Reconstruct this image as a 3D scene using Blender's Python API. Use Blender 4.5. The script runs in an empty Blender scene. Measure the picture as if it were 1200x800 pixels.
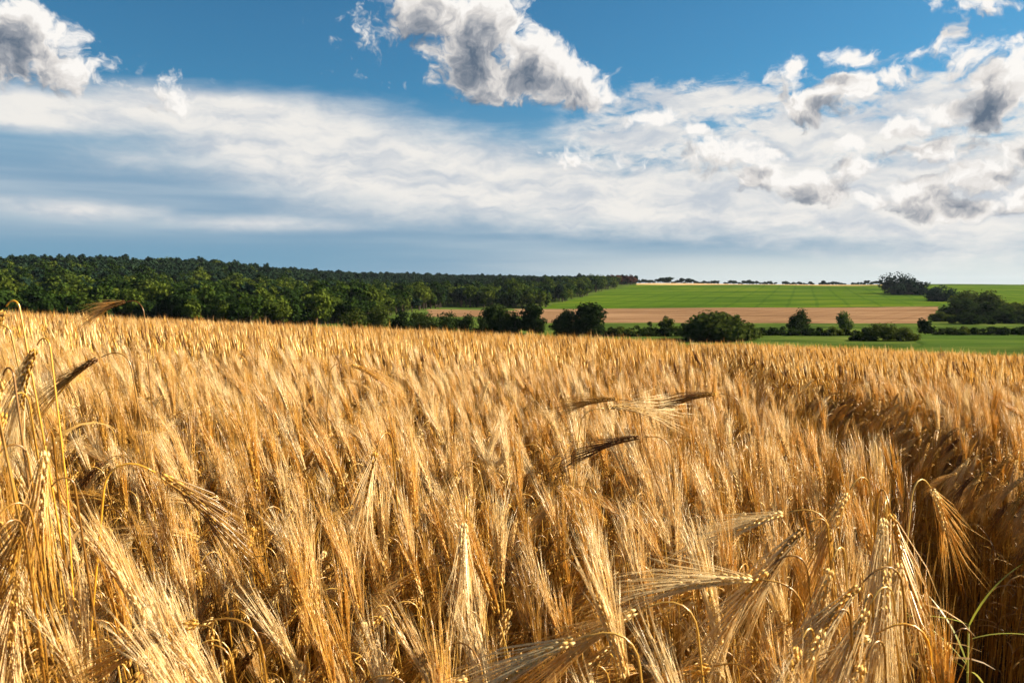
import bpy, bmesh, math, random
import numpy as np
from mathutils import Vector, Matrix, Euler, noise as mnoise

R = math.radians
scene = bpy.context.scene
COL = scene.collection

# ------------------------------------------------------------------ camera, sky, sun, exposure
F_PX = 933.0            # focal length in pixels of a 1200 px wide frame
ROW0 = 335.0            # row of the true horizon in an 800 px high frame
PITCH = math.atan((400.0 - ROW0) / F_PX)
CAM_Z = 1.50
SUN_AZ, SUN_EL = 76.0, 30.0
EXPOSURE = 1.6

cd = bpy.data.cameras.new('camera')
cam = bpy.data.objects.new('camera', cd); COL.objects.link(cam)
cam.location = (0, 0, CAM_Z)
cam.rotation_euler = (math.pi / 2 - PITCH, 0, 0)
cd.sensor_width = 36.0
cd.lens = 36.0 * F_PX / 1200.0
cd.clip_start = 0.05; cd.clip_end = 20000
cd.dof.use_dof = True
cd.dof.focus_distance = 2.6
cd.dof.aperture_fstop = 14.0
scene.camera = cam

scene.view_settings.view_transform = 'Standard'
scene.view_settings.look = 'None'
scene.view_settings.exposure = EXPOSURE
scene.view_settings.gamma = 1.0
scene.cycles.max_bounces = 8
scene.cycles.diffuse_bounces = 2
scene.cycles.transmission_bounces = 4
scene.cycles.use_denoising = True

sl = bpy.data.lights.new('sun', 'SUN')
sl.energy = 5.0; sl.angle = R(0.5); sl.color = (1.0, 0.87, 0.68)
sun = bpy.data.objects.new('sun', sl); COL.objects.link(sun)
sdir = Vector((math.sin(R(SUN_AZ)) * math.cos(R(SUN_EL)), math.cos(R(SUN_AZ)) * math.cos(R(SUN_EL)), math.sin(R(SUN_EL))))
sun.rotation_euler = sdir.to_track_quat('Z', 'Y').to_euler()

SKY_STRENGTH = 0.05


class NT:
    """Short hand for building node trees."""
    def __init__(s, tree):
        s.t = tree; s.n = tree.nodes; s.l = tree.links
    def new(s, kind, **kw):
        nd = s.n.new(kind)
        for k, v in kw.items():
            setattr(nd, k, v)
        return nd
    def put(s, sock, v):
        if isinstance(v, bpy.types.NodeSocket):
            s.l.new(v, sock)
        else:
            sock.default_value = v
    def math(s, op, a, b=0.0, c=None, clamp=False):
        nd = s.new('ShaderNodeMath', operation=op, use_clamp=clamp)
        s.put(nd.inputs[0], a); s.put(nd.inputs[1], b)
        if c is not None: s.put(nd.inputs[2], c)
        return nd.outputs[0]
    def vmath(s, op, a, b=None, c=None):
        nd = s.new('ShaderNodeVectorMath', operation=op)
        s.put(nd.inputs[0], a)
        if b is not None: s.put(nd.inputs[1], b)
        if c is not None: s.put(nd.inputs[2], c)
        return nd.outputs['Value'] if op in ('LENGTH', 'DOT_PRODUCT') else nd.outputs['Vector']
    def noise(s, vec, scale, detail=6.0, rough=0.55, dist=0.0, dim='3D', lac=2.0, color=False):
        nd = s.new('ShaderNodeTexNoise', noise_dimensions=dim)
        s.put(nd.inputs['Vector'], vec)
        nd.inputs['Scale'].default_value = scale
        nd.inputs['Detail'].default_value = detail
        nd.inputs['Roughness'].default_value = rough
        nd.inputs['Lacunarity'].default_value = lac
        nd.inputs['Distortion'].default_value = dist
        return nd.outputs['Color'] if color else nd.outputs['Fac']
    def smooth(s, v, lo, hi, a=0.0, b=1.0):
        nd = s.new('ShaderNodeMapRange', interpolation_type='SMOOTHSTEP')
        s.put(nd.inputs['Value'], v)
        s.put(nd.inputs['From Min'], lo); s.put(nd.inputs['From Max'], hi)
        s.put(nd.inputs['To Min'], a); s.put(nd.inputs['To Max'], b)
        return nd.outputs['Result']
    def mix(s, f, a, b):
        nd = s.new('ShaderNodeMix', data_type='RGBA')
        s.put(nd.inputs[0], f); s.put(nd.inputs[6], a); s.put(nd.inputs[7], b)
        return nd.outputs[2]
    def ramp(s, f, stops):
        nd = s.new('ShaderNodeValToRGB')
        el = nd.color_ramp.elements
        while len(el) < len(stops): el.new(0.5)
        for e, (p, c) in zip(el, stops):
            e.position = p; e.color = (*c, 1)
        s.put(nd.inputs[0], f)
        return nd.outputs['Color']


def px_dir(px, py):
    """Azimuth and elevation of a direction in the sky (planned on the photograph's angles)."""
    u, v = (px - 600.0) / F_PX, (400.0 - py) / F_PX
    y = math.cos(PITCH) + v * math.sin(PITCH)
    z = -math.sin(PITCH) + v * math.cos(PITCH)
    n = math.sqrt(u * u + y * y + z * z)
    return math.atan2(u, y), math.asin(z / n)


def blob(px, py, rx, ry):
    a, e = px_dir(px, py)
    a2, _ = px_dir(px + rx, py); a1, _ = px_dir(px - rx, py)
    _, e2 = px_dir(px, py - ry); _, e1 = px_dir(px, py + ry)
    return (a, e), (abs(a2 - a1) / 2, abs(e2 - e1) / 2)


# clouds: (column, row, half width, half height) on the sphere of the sky
CUMULUS = [
    (505, 10, 60, 38), (560, 45, 66, 56), (570, 88, 72, 34), (625, 78, 60, 40), (672, 100, 58, 27),
    (15, 42, 76, 58, 1.1), (74, 84, 50, 24), (150, 100, 40, 12, 0.12), (430, 52, 22, 20, 0.15),
    (950, 122, 48, 24), (990, 103, 34, 18), (1030, 95, 39, 16, 0.42), (935, 84, 27, 20, 0.42), (990, 74, 30, 12, 0.42),
    (1135, 68, 51, 25, 0.42), (1185, 100, 46, 42), (1110, 48, 18, 16, 0.42), (1088, 12, 18, 19, 0.42), (1150, 10, 33, 22, 0.42),
    (1172, 128, 46, 28, 0.9), (1112, 126, 40, 17, 0.75), (850, 184, 56, 24, 0.75), (892, 206, 40, 18, 0.7), (958, 218, 52, 26, 0.95), (1010, 196, 32, 16, 0.7), (1062, 146, 34, 13, 0.6),
    (1090, 172, 54, 18, 0.8), (1075, 222, 52, 26, 0.95), (1142, 205, 46, 22, 0.9), (1120, 240, 60, 12, 0.8), (1190, 178, 30, 16, 0.8), (1030, 236, 30, 10, 0.6), (1000, 160, 26, 9, 0.5), (820, 158, 26, 8, 0.45), (760, 140, 30, 7, 0.4), (910, 176, 24, 9, 0.5), (685, 182, 40, 10, 0.2),
    (1200, 225, 30, 20), (1260, 150, 70, 60), (1340, 90, 80, 50), (1380, 200, 90, 50), (-120, 60, 90, 60), (-90, 140, 60, 20),
]
VEIL = [
    (20, 126, 200, 27), (250, 134, 190, 30), (370, 172, 170, 52), (470, 200, 190, 44), (600, 218, 240, 38), (780, 230, 260, 44),
    (980, 235, 300, 46), (1150, 225, 260, 80), (950, 165, 250, 62, 0.85, 1), (830, 120, 150, 26, 0.9, 1), (1100, 130, 210, 60, 0.8, 1), (760, 160, 110, 30),
    (90, 246, 190, 23, 0.45, 1), (300, 262, 250, 21, 0.32, 1), (160, 185, 340, 62, 0.05, 1), (470, 246, 330, 46, 0.2, 1), (560, 208, 90, 44), (1350, 180, 300, 120), (-250, 130, 200, 60),
]


def make_density(name, blobs, build_tail):
    g = bpy.data.node_groups.new(name, 'ShaderNodeTree')
    g.interface.new_socket('Vector', in_out='INPUT', socket_type='NodeSocketVector')
    g.interface.new_socket('Value', in_out='OUTPUT', socket_type='NodeSocketFloat')
    t = NT(g)
    gi = t.new('NodeGroupInput'); go = t.new('NodeGroupOutput')
    v = gi.outputs[0]
    acc = None
    for b in blobs:
        (a, e), (ra, re) = blob(*b[:4])
        off = t.vmath('MULTIPLY_ADD', v, (1 / ra, 1 / re, 0), (-a / ra, -e / re, 0))
        wt = b[4] if len(b) > 4 else 1.0
        d = t.math('SUBTRACT', wt, t.vmath('LENGTH', off) if wt == 1.0 or len(b) > 5 else t.math('MULTIPLY', t.vmath('LENGTH', off), wt))
        acc = d if acc is None else t.math('SMOOTH_MAX', acc, d, 0.22)
    t.l.new(build_tail(t, v, acc), go.inputs[0])
    return g


def cumulus_tail(t, v, m):
    f = t.noise(v, 21.0, 10, 0.62)
    vo = t.new('ShaderNodeTexVoronoi', voronoi_dimensions='2D', feature='F1')
    t.l.new(v, vo.inputs['Vector']); vo.inputs['Scale'].default_value = 34.0; vo.inputs['Detail'].default_value = 3.0
    vo.inputs['Roughness'].default_value = 0.55; vo.inputs['Lacunarity'].default_value = 2.1
    puff = t.math('MULTIPLY', t.math('SUBTRACT', 0.66, vo.outputs['Distance']), 0.55)
    big = t.noise(t.vmath('ADD', v, (3.1, 7.7, 1.3)), 8.0, 3, 0.5)
    fine = t.noise(v, 70.0, 6, 0.6)
    f = t.math('ADD', f, t.math('MULTIPLY', t.math('SUBTRACT', fine, 0.5), 0.42))
    n = t.math('ADD', t.math('MULTIPLY', t.math('SUBTRACT', f, 0.5), 2.1), t.math('MULTIPLY', t.math('SUBTRACT', big, 0.5), 0.6))
    n = t.math('ADD', n, puff)
    m = t.math('MULTIPLY', t.math('MINIMUM', m, 0.75), 1.45)
    return t.math('ADD', t.math('MAXIMUM', m, -1.2), n)


def veil_tail(t, v, m):
    s = t.vmath('MULTIPLY', v, (3.2, 17.0, 1.0))
    f = t.noise(s, 2.2, 9, 0.62, 0.5)
    f2 = t.noise(t.vmath('MULTIPLY', v, (9.0, 20.0, 1.0)), 2.4, 8, 0.6, 0.3)
    n = t.math('ADD', t.math('MULTIPLY', t.math('SUBTRACT', f, 0.5), 0.95), t.math('MULTIPLY', t.math('SUBTRACT', f2, 0.5), 0.6))
    sp = t.new('ShaderNodeSeparateXYZ'); t.l.new(v, sp.inputs[0])
    n = t.math('MULTIPLY', n, t.smooth(sp.outputs[0], -0.25, 0.10, 0.55, 1.0))
    f3 = t.noise(t.vmath('MULTIPLY', v, (30.0, 62.0, 1.0)), 1.0, 7, 0.62, 0.4)
    mott = t.math('MULTIPLY', t.smooth(sp.outputs[0], 0.0, 0.16), t.smooth(sp.outputs[1], 0.10, 0.17))
    n = t.math('ADD', n, t.math('MULTIPLY', t.math('MULTIPLY', t.math('SUBTRACT', f3, 0.54), 2.6), mott))
    return t.math('ADD', t.math('MAXIMUM', m, -1.2), n)


def build_world():
    w = bpy.data.worlds.new('World'); scene.world = w
    w.use_nodes = True
    t = NT(w.node_tree); t.n.clear()
    out = t.new('ShaderNodeOutputWorld'); bg = t.new('ShaderNodeBackground')
    t.l.new(bg.outputs[0], out.inputs[0])
    sky = t.new('ShaderNodeTexSky', sky_type='NISHITA', sun_disc=False)
    sky.sun_elevation = R(SUN_EL); sky.sun_rotation = R(SUN_AZ)
    sky.altitude = 200; sky.air_density = 1.0; sky.dust_density = 0.6; sky.ozone_density = 1.0
    tc = t.new('ShaderNodeTexCoord')
    d = t.vmath('NORMALIZE', tc.outputs['Generated'])
    sp = t.new('ShaderNodeSeparateXYZ'); t.l.new(d, sp.inputs[0])
    az = t.math('ARCTAN2', sp.outputs[0], sp.outputs[1])
    el = t.math('ARCSINE', sp.outputs[2])
    cb = t.new('ShaderNodeCombineXYZ'); t.l.new(az, cb.inputs[0]); t.l.new(el, cb.inputs[1])
    p0 = cb.outputs[0]
    # slow warp so that no outline stays elliptical
    wv = t.vmath('SUBTRACT', t.noise(p0, 13.0, 4, 0.55, color=True), (0.5, 0.5, 0.5))
    p = t.vmath('ADD', p0, t.vmath('MULTIPLY', wv, (0.085, 0.050, 0)))
    k = 1.0 / SKY_STRENGTH / 2.0**EXPOSURE
    def lum(c, f=1.0): return tuple(x * k * f for x in c) + (1,)
    # deepen the blue of the clear air a little, as a polarised sky
    c = t.vmath('MULTIPLY', sky.outputs[0], (0.20, 0.52, 0.66))
    # distant grey-blue stratus bank above the horizon
    low = t.math('MULTIPLY', t.smooth(el, 0.235, 0.10), 0.92)
    bands = t.noise(t.vmath('MULTIPLY', p0, (1.5, 22.0, 1)), 1.6, 4, 0.5)
    lowcol = t.mix(t.smooth(bands, 0.36, 0.72), lum((0.25, 0.38, 0.52)), lum((0.43, 0.53, 0.62)))
    lowcol = t.mix(t.math('MULTIPLY', t.smooth(az, 0.05, -0.30), t.smooth(el, 0.075, 0.03)), lowcol, lum((0.17, 0.34, 0.50)))
    right = t.math('MULTIPLY', t.smooth(az, -0.12, 0.30), t.smooth(el, 0.052, 0.018))
    lowcol = t.mix(right, lowcol, lum((0.68, 0.72, 0.72)))
    c = t.mix(low, c, lowcol)
    # the high veil
    gv = make_density('veil_density', VEIL, veil_tail)
    nv = t.new('ShaderNodeGroup'); nv.node_tree = gv; t.l.new(p0, nv.inputs[0])
    dv = nv.outputs[0]
    vo = t.math('MULTIPLY', t.smooth(dv, -0.40, 0.50), 0.96)
    vt = t.noise(t.vmath('MULTIPLY', p, (5.0, 17.0, 1)), 2.0, 7, 0.6)
    veilcol = t.mix(t.smooth(vt, 0.30, 0.62), lum((0.55, 0.60, 0.66)), lum((0.90, 0.87, 0.82)))
    c = t.mix(vo, c, veilcol)
    # cumulus, with the light side found by stepping towards the sun
    gc = make_density('cumulus_density', CUMULUS, cumulus_tail)
    a = t.new('ShaderNodeGroup'); a.node_tree = gc; t.l.new(p, a.inputs[0])
    b = t.new('ShaderNodeGroup'); b.node_tree = gc
    t.l.new(t.vmath('ADD', p, (0.013, 0.022, 0)), b.inputs[0])
    da, db = a.outputs[0], b.outputs[0]
    op = t.smooth(da, -0.24, 0.40)
    thick = t.smooth(da, 0.24, 1.05)
    toward = t.math('MULTIPLY_ADD', t.math('SUBTRACT', da, db), 0.60, 0.72)
    lit = t.math('SUBTRACT', toward, t.math('MULTIPLY', thick, 0.62), clamp=True)
    ccol = t.ramp(lit, [(0.0, (0.12 * k / 10, 0.165 * k / 10, 0.23 * k / 10)), (0.35, (0.34 * k / 10, 0.36 * k / 10, 0.40 * k / 10)),
                        (0.7, (0.74 * k / 10, 0.71 * k / 10, 0.68 * k / 10)), (1.0, (0.98 * k / 10, 0.95 * k / 10, 0.91 * k / 10))])
    ccol = t.vmath('SCALE', ccol); ccol.node.inputs['Scale'].default_value = 10.0
    c = t.mix(op, c, ccol)
    t.l.new(c, bg.inputs['Color']); bg.inputs['Strength'].default_value = SKY_STRENGTH


build_world()

# ------------------------------------------------------------------ helpers
def link(o, parent=None):
    COL.objects.link(o)
    if parent is not None: o.parent = parent
    return o

def tag(o, label=None, cat=None, group=None, kind=None):
    if label: o['label'] = label
    if cat: o['category'] = cat
    if group: o['group'] = group
    if kind: o['kind'] = kind
    return o

def empty(name, loc=(0, 0, 0)):
    o = bpy.data.objects.new(name, None); o.location = loc; o.empty_display_size = 0.2
    return link(o)

class MB:
    """Collects vertices and faces with a material index, then becomes one mesh."""
    def __init__(s): s.v = []; s.f = []; s.m = []; s.t = []; s.tone = 0.5
    def add(s, vs, fs, mi=0):
        b = len(s.v); s.v.extend(vs); s.t.extend([s.tone] * len(vs))
        for f in fs: s.f.append(tuple(i + b for i in f)); s.m.append(mi)
    def mesh(s, name, mats, smooth=True):
        me = bpy.data.meshes.new(name)
        me.from_pydata([tuple(x) for x in s.v], [], s.f)
        for m in mats: me.materials.append(m)
        me.polygons.foreach_set('material_index', s.m)
        if smooth: me.polygons.foreach_set('use_smooth', [True] * len(s.f))
        a = me.attributes.new('tone', 'FLOAT', 'POINT'); a.data.foreach_set('value', s.t)
        me.update()
        return me
    def join(s, o, mi):
        k = len(s.t); s.add(o.v, o.f, mi); s.t[k:] = o.t

def tube(mb, pts, radii, sides, mi=0, cap=True):
    rings = []
    n = len(pts)
    vs, fs = [], []
    up = Vector((0.31, 0.87, 0.11))
    for i, p in enumerate(pts):
        tan = (pts[min(i + 1, n - 1)] - pts[max(i - 1, 0)])
        if tan.length < 1e-9: tan = Vector((0, 0, 1))
        tan.normalize()
        a = tan.cross(up)
        if a.length < 1e-4: a = tan.cross(Vector((1, 0, 0)))
        a.normalize(); b = tan.cross(a)
        for k in range(sides):
            th = 2 * math.pi * k / sides
            vs.append(p + (a * math.cos(th) + b * math.sin(th)) * radii[i])
    for i in range(n - 1):
        for k in range(sides):
            k2 = (k + 1) % sides
            fs.append((i * sides + k, i * sides + k2, (i + 1) * sides + k2, (i + 1) * sides + k))
    if cap:
        fs.append(tuple((n - 1) * sides + k for k in range(sides)))
    mb.add(vs, fs, mi)

# ------------------------------------------------------------------ materials
def material(name):
    m = bpy.data.materials.new(name); m.use_nodes = True
    t = NT(m.node_tree); t.n.clear()
    out = t.new('ShaderNodeOutputMaterial')
    return m, t, out

def straw_material(name, c0, c1, c2, trans=0.35, gloss=0.10, rough=0.38):
    m, t, out = material(name)
    oi = t.new('ShaderNodeObjectInfo')
    tc = t.new('ShaderNodeTexCoord')
    n = t.noise(tc.outputs['Object'], 60.0, 3, 0.6)
    at = t.new('ShaderNodeAttribute', attribute_name='tone')
    f = t.math('MULTIPLY_ADD', t.math('SUBTRACT', oi.outputs['Random'], 0.5), 0.85, at.outputs['Fac'])
    f = t.math('ADD', f, t.math('MULTIPLY', t.math('SUBTRACT', n, 0.5), 0.8), clamp=True)
    col = t.ramp(f, [(0.0, c0), (0.5, c1), (1.0, c2)])
    df = t.new('ShaderNodeBsdfDiffuse'); tr = t.new('ShaderNodeBsdfTranslucent'); gl = t.new('ShaderNodeBsdfGlossy')
    gl.inputs['Roughness'].default_value = rough
    gl.inputs['Color'].default_value = (1.0, 0.93, 0.82, 1)
    t.l.new(col, df.inputs['Color']); t.l.new(col, tr.inputs['Color'])
    m1 = t.new('ShaderNodeMixShader'); m1.inputs[0].default_value = trans
    t.l.new(df.outputs[0], m1.inputs[1]); t.l.new(tr.outputs[0], m1.inputs[2])
    m2 = t.new('ShaderNodeMixShader'); m2.inputs[0].default_value = gloss
    t.l.new(m1.outputs[0], m2.inputs[1]); t.l.new(gl.outputs[0], m2.inputs[2])
    t.l.new(m2.outputs[0], out.inputs[0])
    return m

M_STEM = straw_material('straw_stem', (0.20, 0.08, 0.009), (0.50, 0.25, 0.024), (0.74, 0.48, 0.11), 0.22, 0.08, 0.32)
M_EAR = straw_material('barley_ear', (0.18, 0.075, 0.014), (0.70, 0.39, 0.058), (0.94, 0.72, 0.33), 0.25, 0.025, 0.5)
M_AWN = straw_material('barley_awn', (0.22, 0.092, 0.017), (0.80, 0.46, 0.075), (0.97, 0.77, 0.42), 0.40, 0.07, 0.34)
M_BLADE = straw_material('dry_blade', (0.24, 0.12, 0.028), (0.42, 0.24, 0.055), (0.62, 0.40, 0.13), 0.42, 0.05, 0.45)
M_GOLD = straw_material('yellow_stem', (0.70, 0.33, 0.012), (0.76, 0.39, 0.018), (0.80, 0.43, 0.03), 0.25, 0.10, 0.35)
M_WEED = straw_material('weed_green', (0.30, 0.34, 0.03), (0.42, 0.42, 0.05), (0.50, 0.46, 0.08), 0.45, 0.06, 0.4)

def foliage_material(name, c0, c1, c2, trans=0.3):
    m, t, out = material(name)
    oi = t.new('ShaderNodeObjectInfo')
    tc = t.new('ShaderNodeTexCoord')
    n = t.noise(tc.outputs['Object'], 0.9, 4, 0.6)
    f = t.math('ADD', t.math('MULTIPLY', oi.outputs['Random'], 0.75), t.math('MULTIPLY', t.math('SUBTRACT', n, 0.36), 1.0), clamp=True)
    col = t.ramp(f, [(0.0, c0), (0.5, c1), (1.0, c2)])
    df = t.new('ShaderNodeBsdfDiffuse'); tr = t.new('ShaderNodeBsdfTranslucent')
    t.l.new(col, df.inputs['Color']); t.l.new(col, tr.inputs['Color'])
    m1 = t.new('ShaderNodeMixShader'); m1.inputs[0].default_value = trans
    t.l.new(df.outputs[0], m1.inputs[1]); t.l.new(tr.outputs[0], m1.inputs[2])
    t.l.new(m1.outputs[0], out.inputs[0])
    return m

M_LEAF = foliage_material('broad_leaves', (0.009, 0.019, 0.006), (0.028, 0.052, 0.009), (0.105, 0.130, 0.017))
M_LEAF_DEEP = foliage_material('deep_leaves', (0.010, 0.019, 0.006), (0.022, 0.038, 0.009), (0.075, 0.090, 0.014))
M_LEAF_PALE = foliage_material('pale_leaves', (0.06, 0.09, 0.02), (0.09, 0.12, 0.03), (0.12, 0.14, 0.045))
M_LEAF_SHADED = foliage_material('shaded_leaves', (0.010, 0.022, 0.014), (0.016, 0.032, 0.018), (0.026, 0.046, 0.022), 0.15)  # cloud shadow over the far woods is put into this leaf colour
M_LEAF_RUST = foliage_material('russet_leaves', (0.06, 0.022, 0.016), (0.085, 0.03, 0.02), (0.11, 0.045, 0.03), 0.2)

def bark_material():
    m, t, out = material('bark')
    tc = t.new('ShaderNodeTexCoord')
    n = t.noise(t.vmath('MULTIPLY', tc.outputs['Object'], (6, 6, 1.2)), 2.0, 6, 0.65)
    col = t.ramp(n, [(0.3, (0.035, 0.026, 0.018)), (0.7, (0.13, 0.10, 0.075))])
    b = t.new('ShaderNodeBsdfDiffuse'); t.l.new(col, b.inputs['Color']); t.l.new(b.outputs[0], out.inputs[0])
    return m
M_BARK = bark_material()

def field_material(name, stops, sx=1.0, sy=1.0, rot=0.0, scale=0.05, bump=0.3, fine=1.2, lines=None):
    m, t, out = material(name)
    tc = t.new('ShaderNodeTexCoord')
    mp = t.new('ShaderNodeMapping'); mp.inputs['Scale'].default_value = (sx, sy, 1); mp.inputs['Rotation'].default_value = (0, 0, rot)
    t.l.new(tc.outputs['Object'], mp.inputs[0])
    a = t.noise(mp.outputs[0], scale, 7, 0.62)
    b = t.noise(tc.outputs['Object'], fine, 4, 0.6)
    patch = t.noise(tc.outputs['Object'], 0.011, 5, 0.6, 0.8)
    f = t.math('ADD', t.math('MULTIPLY', a, 0.60), t.math('MULTIPLY', b, 0.15))
    f = t.math('ADD', f, t.math('MULTIPLY', patch, 0.25))
    if lines:
        wv = t.new('ShaderNodeTexWave', wave_type='BANDS', bands_direction='X', wave_profile='SIN')
        mq = t.new('ShaderNodeMapping'); mq.inputs['Rotation'].default_value = (0, 0, lines[1])
        t.l.new(tc.outputs['Object'], mq.inputs[0]); t.l.new(mq.outputs[0], wv.inputs['Vector'])
        wv.inputs['Scale'].default_value = lines[0]; wv.inputs['Distortion'].default_value = 0.6
        f = t.math('SUBTRACT', f, t.smooth(wv.outputs['Fac'], 0.93, 1.0, 0.0, 0.05))
    col = t.ramp(f, stops)
    bs = t.new('ShaderNodeBsdfDiffuse'); t.l.new(col, bs.inputs['Color'])
    bp = t.new('ShaderNodeBump'); bp.inputs['Strength'].default_value = bump; bp.inputs['Distance'].default_value = 0.3
    t.l.new(b, bp.inputs['Height']); t.l.new(bp.outputs[0], bs.inputs['Normal'])
    t.l.new(bs.outputs[0], out.inputs[0])
    return m

M_MEADOW = field_material('meadow', [(0.39, (0.026, 0.046, 0.011)), (0.5, (0.05, 0.08, 0.014)), (0.61, (0.10, 0.125, 0.026))], 1, 2.2, 0.2, 0.03)
M_CROP = field_material('green_crop', [(0.41, (0.032, 0.066, 0.007)), (0.5, (0.054, 0.100, 0.008)), (0.59, (0.100, 0.130, 0.011))], 0.35, 2.4, 0.03, 0.016, lines=(0.013, 0.35))
M_CLOVER = field_material('clover', [(0.40, (0.03, 0.058, 0.011)), (0.5, (0.046, 0.082, 0.014)), (0.60, (0.070, 0.105, 0.018))], 0.4, 2.0, 0.1, 0.05)
M_STUBBLE = field_material('stubble', [(0.39, (0.125, 0.070, 0.034)), (0.5, (0.20, 0.115, 0.060)), (0.61, (0.28, 0.172, 0.095))], 0.3, 3.0, 0.05, 0.03, lines=(0.02, 0.6))
M_SOIL = field_material('soil', [(0.3, (0.07, 0.045, 0.022)), (0.5, (0.12, 0.075, 0.038)), (0.7, (0.20, 0.13, 0.06))], 1, 1, 0, 3.0, 0.6, 22.0)
M_EDGE = field_material('dry_margin', [(0.3, (0.34, 0.22, 0.09)), (0.6, (0.50, 0.34, 0.16)), (0.8, (0.55, 0.40, 0.2))], 1, 1, 0, 0.05)

# ------------------------------------------------------------------ terrain
def smooth_noise(x, y, s, seed):
    return mnoise.noise(Vector((x * s + seed * 17.3, y * s - seed * 5.1, seed * 3.7)))

PY = np.array([-60, 0, 27, 40, 60, 100, 160, 230, 300, 360, 500, 650, 900, 1150, 1350, 1600, 2200, 4000, 9000.0])
PZ = np.array([0.9, 0, -1.44, -2.44, -4.4, -8.1, -12.8, -16.3, -16.9, -17.1, -16.9, -15.9, -10.4, -3.8, 1.9, 4.0, 3.2, -5, -40.0])
_s = np.zeros(len(PY))
_dx = np.diff(PY); _dd = np.diff(PZ) / _dx
for _i in range(1, len(PY) - 1):
    if _dd[_i - 1] * _dd[_i] > 0:
        _w1 = 2 * _dx[_i] + _dx[_i - 1]; _w2 = _dx[_i] + 2 * _dx[_i - 1]
        _s[_i] = (_w1 + _w2) / (_w1 / _dd[_i - 1] + _w2 / _dd[_i])
_s[0] = _dd[0]; _s[-1] = _dd[-1]

def profile(y):
    y = np.clip(y, PY[0], PY[-1])
    i = np.clip(np.searchsorted(PY, y) - 1, 0, len(PY) - 2)
    h = _dx[i]; q = (y - PY[i]) / h
    near = (2 * q**3 - 3 * q**2 + 1) * PZ[i] + (q**3 - 2 * q**2 + q) * h * _s[i] + (-2 * q**3 + 3 * q**2) * PZ[i + 1] + (q**3 - q**2) * h * _s[i + 1]
    return near

def height(x, y):
    x = np.asarray(x, float); y = np.asarray(y, float)
    z = profile(y)
    near = -(0.037 * y + 0.0006 * y * y)
    f = np.clip((y - 22) / 18, 0, 1); f = f * f * (3 - 2 * f)
    z = np.where(y < 40, near * (1 - f) + z * f, z)
    tilt = 1 - np.clip((y - 45) / 90, 0, 1); tilt = tilt * tilt * (3 - 2 * tilt)
    z = z - 0.043 * np.clip(x, -120, 120) * tilt
    z = z + 27 * np.exp(-(np.abs(x + 640) / 365.0)**4) * np.exp(-((y - 1000)**2) / (2 * 340.0**2))
    z = z + 7.5 * np.exp(-((x + 330)**2) / (2 * 360.0**2)) * np.exp(-((y - 1720)**2) / (2 * 260.0**2))
    z = z + np.clip((y - 280) / 400, 0, 1) * (1.0 * np.sin(x / 83.0 + 0.7) * np.sin(y / 140.0) + 0.5 * np.sin(x / 41.0 + y / 60.0))
    return z

def hz(x, y): return float(height(x, y))

def grid_mesh(name, xs, ys, lift=0.0, keep=None):
    X, Y = np.meshgrid(xs, ys)
    Z = height(X, Y) + lift
    v = np.stack([X.ravel(), Y.ravel(), Z.ravel()], 1)
    nx, ny = len(xs), len(ys)
    fs = [(j * nx + i, j * nx + i + 1, (j + 1) * nx + i + 1, (j + 1) * nx + i) for j in range(ny - 1) for i in range(nx - 1)]
    me = bpy.data.meshes.new(name)
    me.from_pydata(v.tolist(), [], fs); me.polygons.foreach_set('use_smooth', [True] * len(fs)); me.update()
    return me

def warp(n, lim, p=2.2):
    q = np.linspace(-1, 1, n)
    return np.sign(q) * np.abs(q)**p * lim

ys = np.unique(np.concatenate([np.linspace(-60, 60, 80), np.linspace(60, 420, 90), np.linspace(420, 2200, 170), np.linspace(2200, 9000, 30)]))
me = grid_mesh('ground', warp(230, 6000, 2.4), ys)
me.materials.append(M_MEADOW)
ground = link(bpy.data.objects.new('ground', me)); tag(ground, kind='structure')

def colx(px, y): return (px - 600.0) / F_PX * y

def strip_field(name, left, right, y0, y1, mat, lift, nx=60, ny=40):
    """A field lying on the terrain between two side lines x = left(y), right(y), with its crop's height as edge."""
    yy = np.linspace(y0, y1, ny)
    vs, fs = [], []
    for y in yy:
        a, b = left(y) + 2.5 * smooth_noise(3, y, 0.05, 5) + 1.2 * smooth_noise(3, y, 0.31, 6), right(y) + 2.5 * smooth_noise(7, y, 0.05, 5)
        for i in range(nx):
            x = a + (b - a) * i / (nx - 1)
            e = min(i, nx - 1 - i) == 0 or y in (yy[0], yy[-1])
            yo = y; y = y + (1.6 + 0.004 * y) * smooth_noise(x, yo, 0.04, 8) + 1.0 * smooth_noise(x, yo, 0.22, 9)
            vs.append((x, y, hz(x, y) + (-0.25 if e else lift)))
            y = yo
    for j in range(ny - 1):
        for i in range(nx - 1):
            fs.append((j * nx + i, j * nx + i + 1, (j + 1) * nx + i + 1, (j + 1) * nx + i))
    me = bpy.data.meshes.new(name); me.from_pydata(vs, [], fs); me.materials.append(mat)
    me.polygons.foreach_set('use_smooth', [True] * len(fs)); me.update()
    o = link(bpy.data.objects.new(name, me)); tag(o, kind='structure')
    return o

def lerp(y, pts):
    return float(np.interp(y, [p[0] for p in pts], [p[1] for p in pts]))

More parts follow.
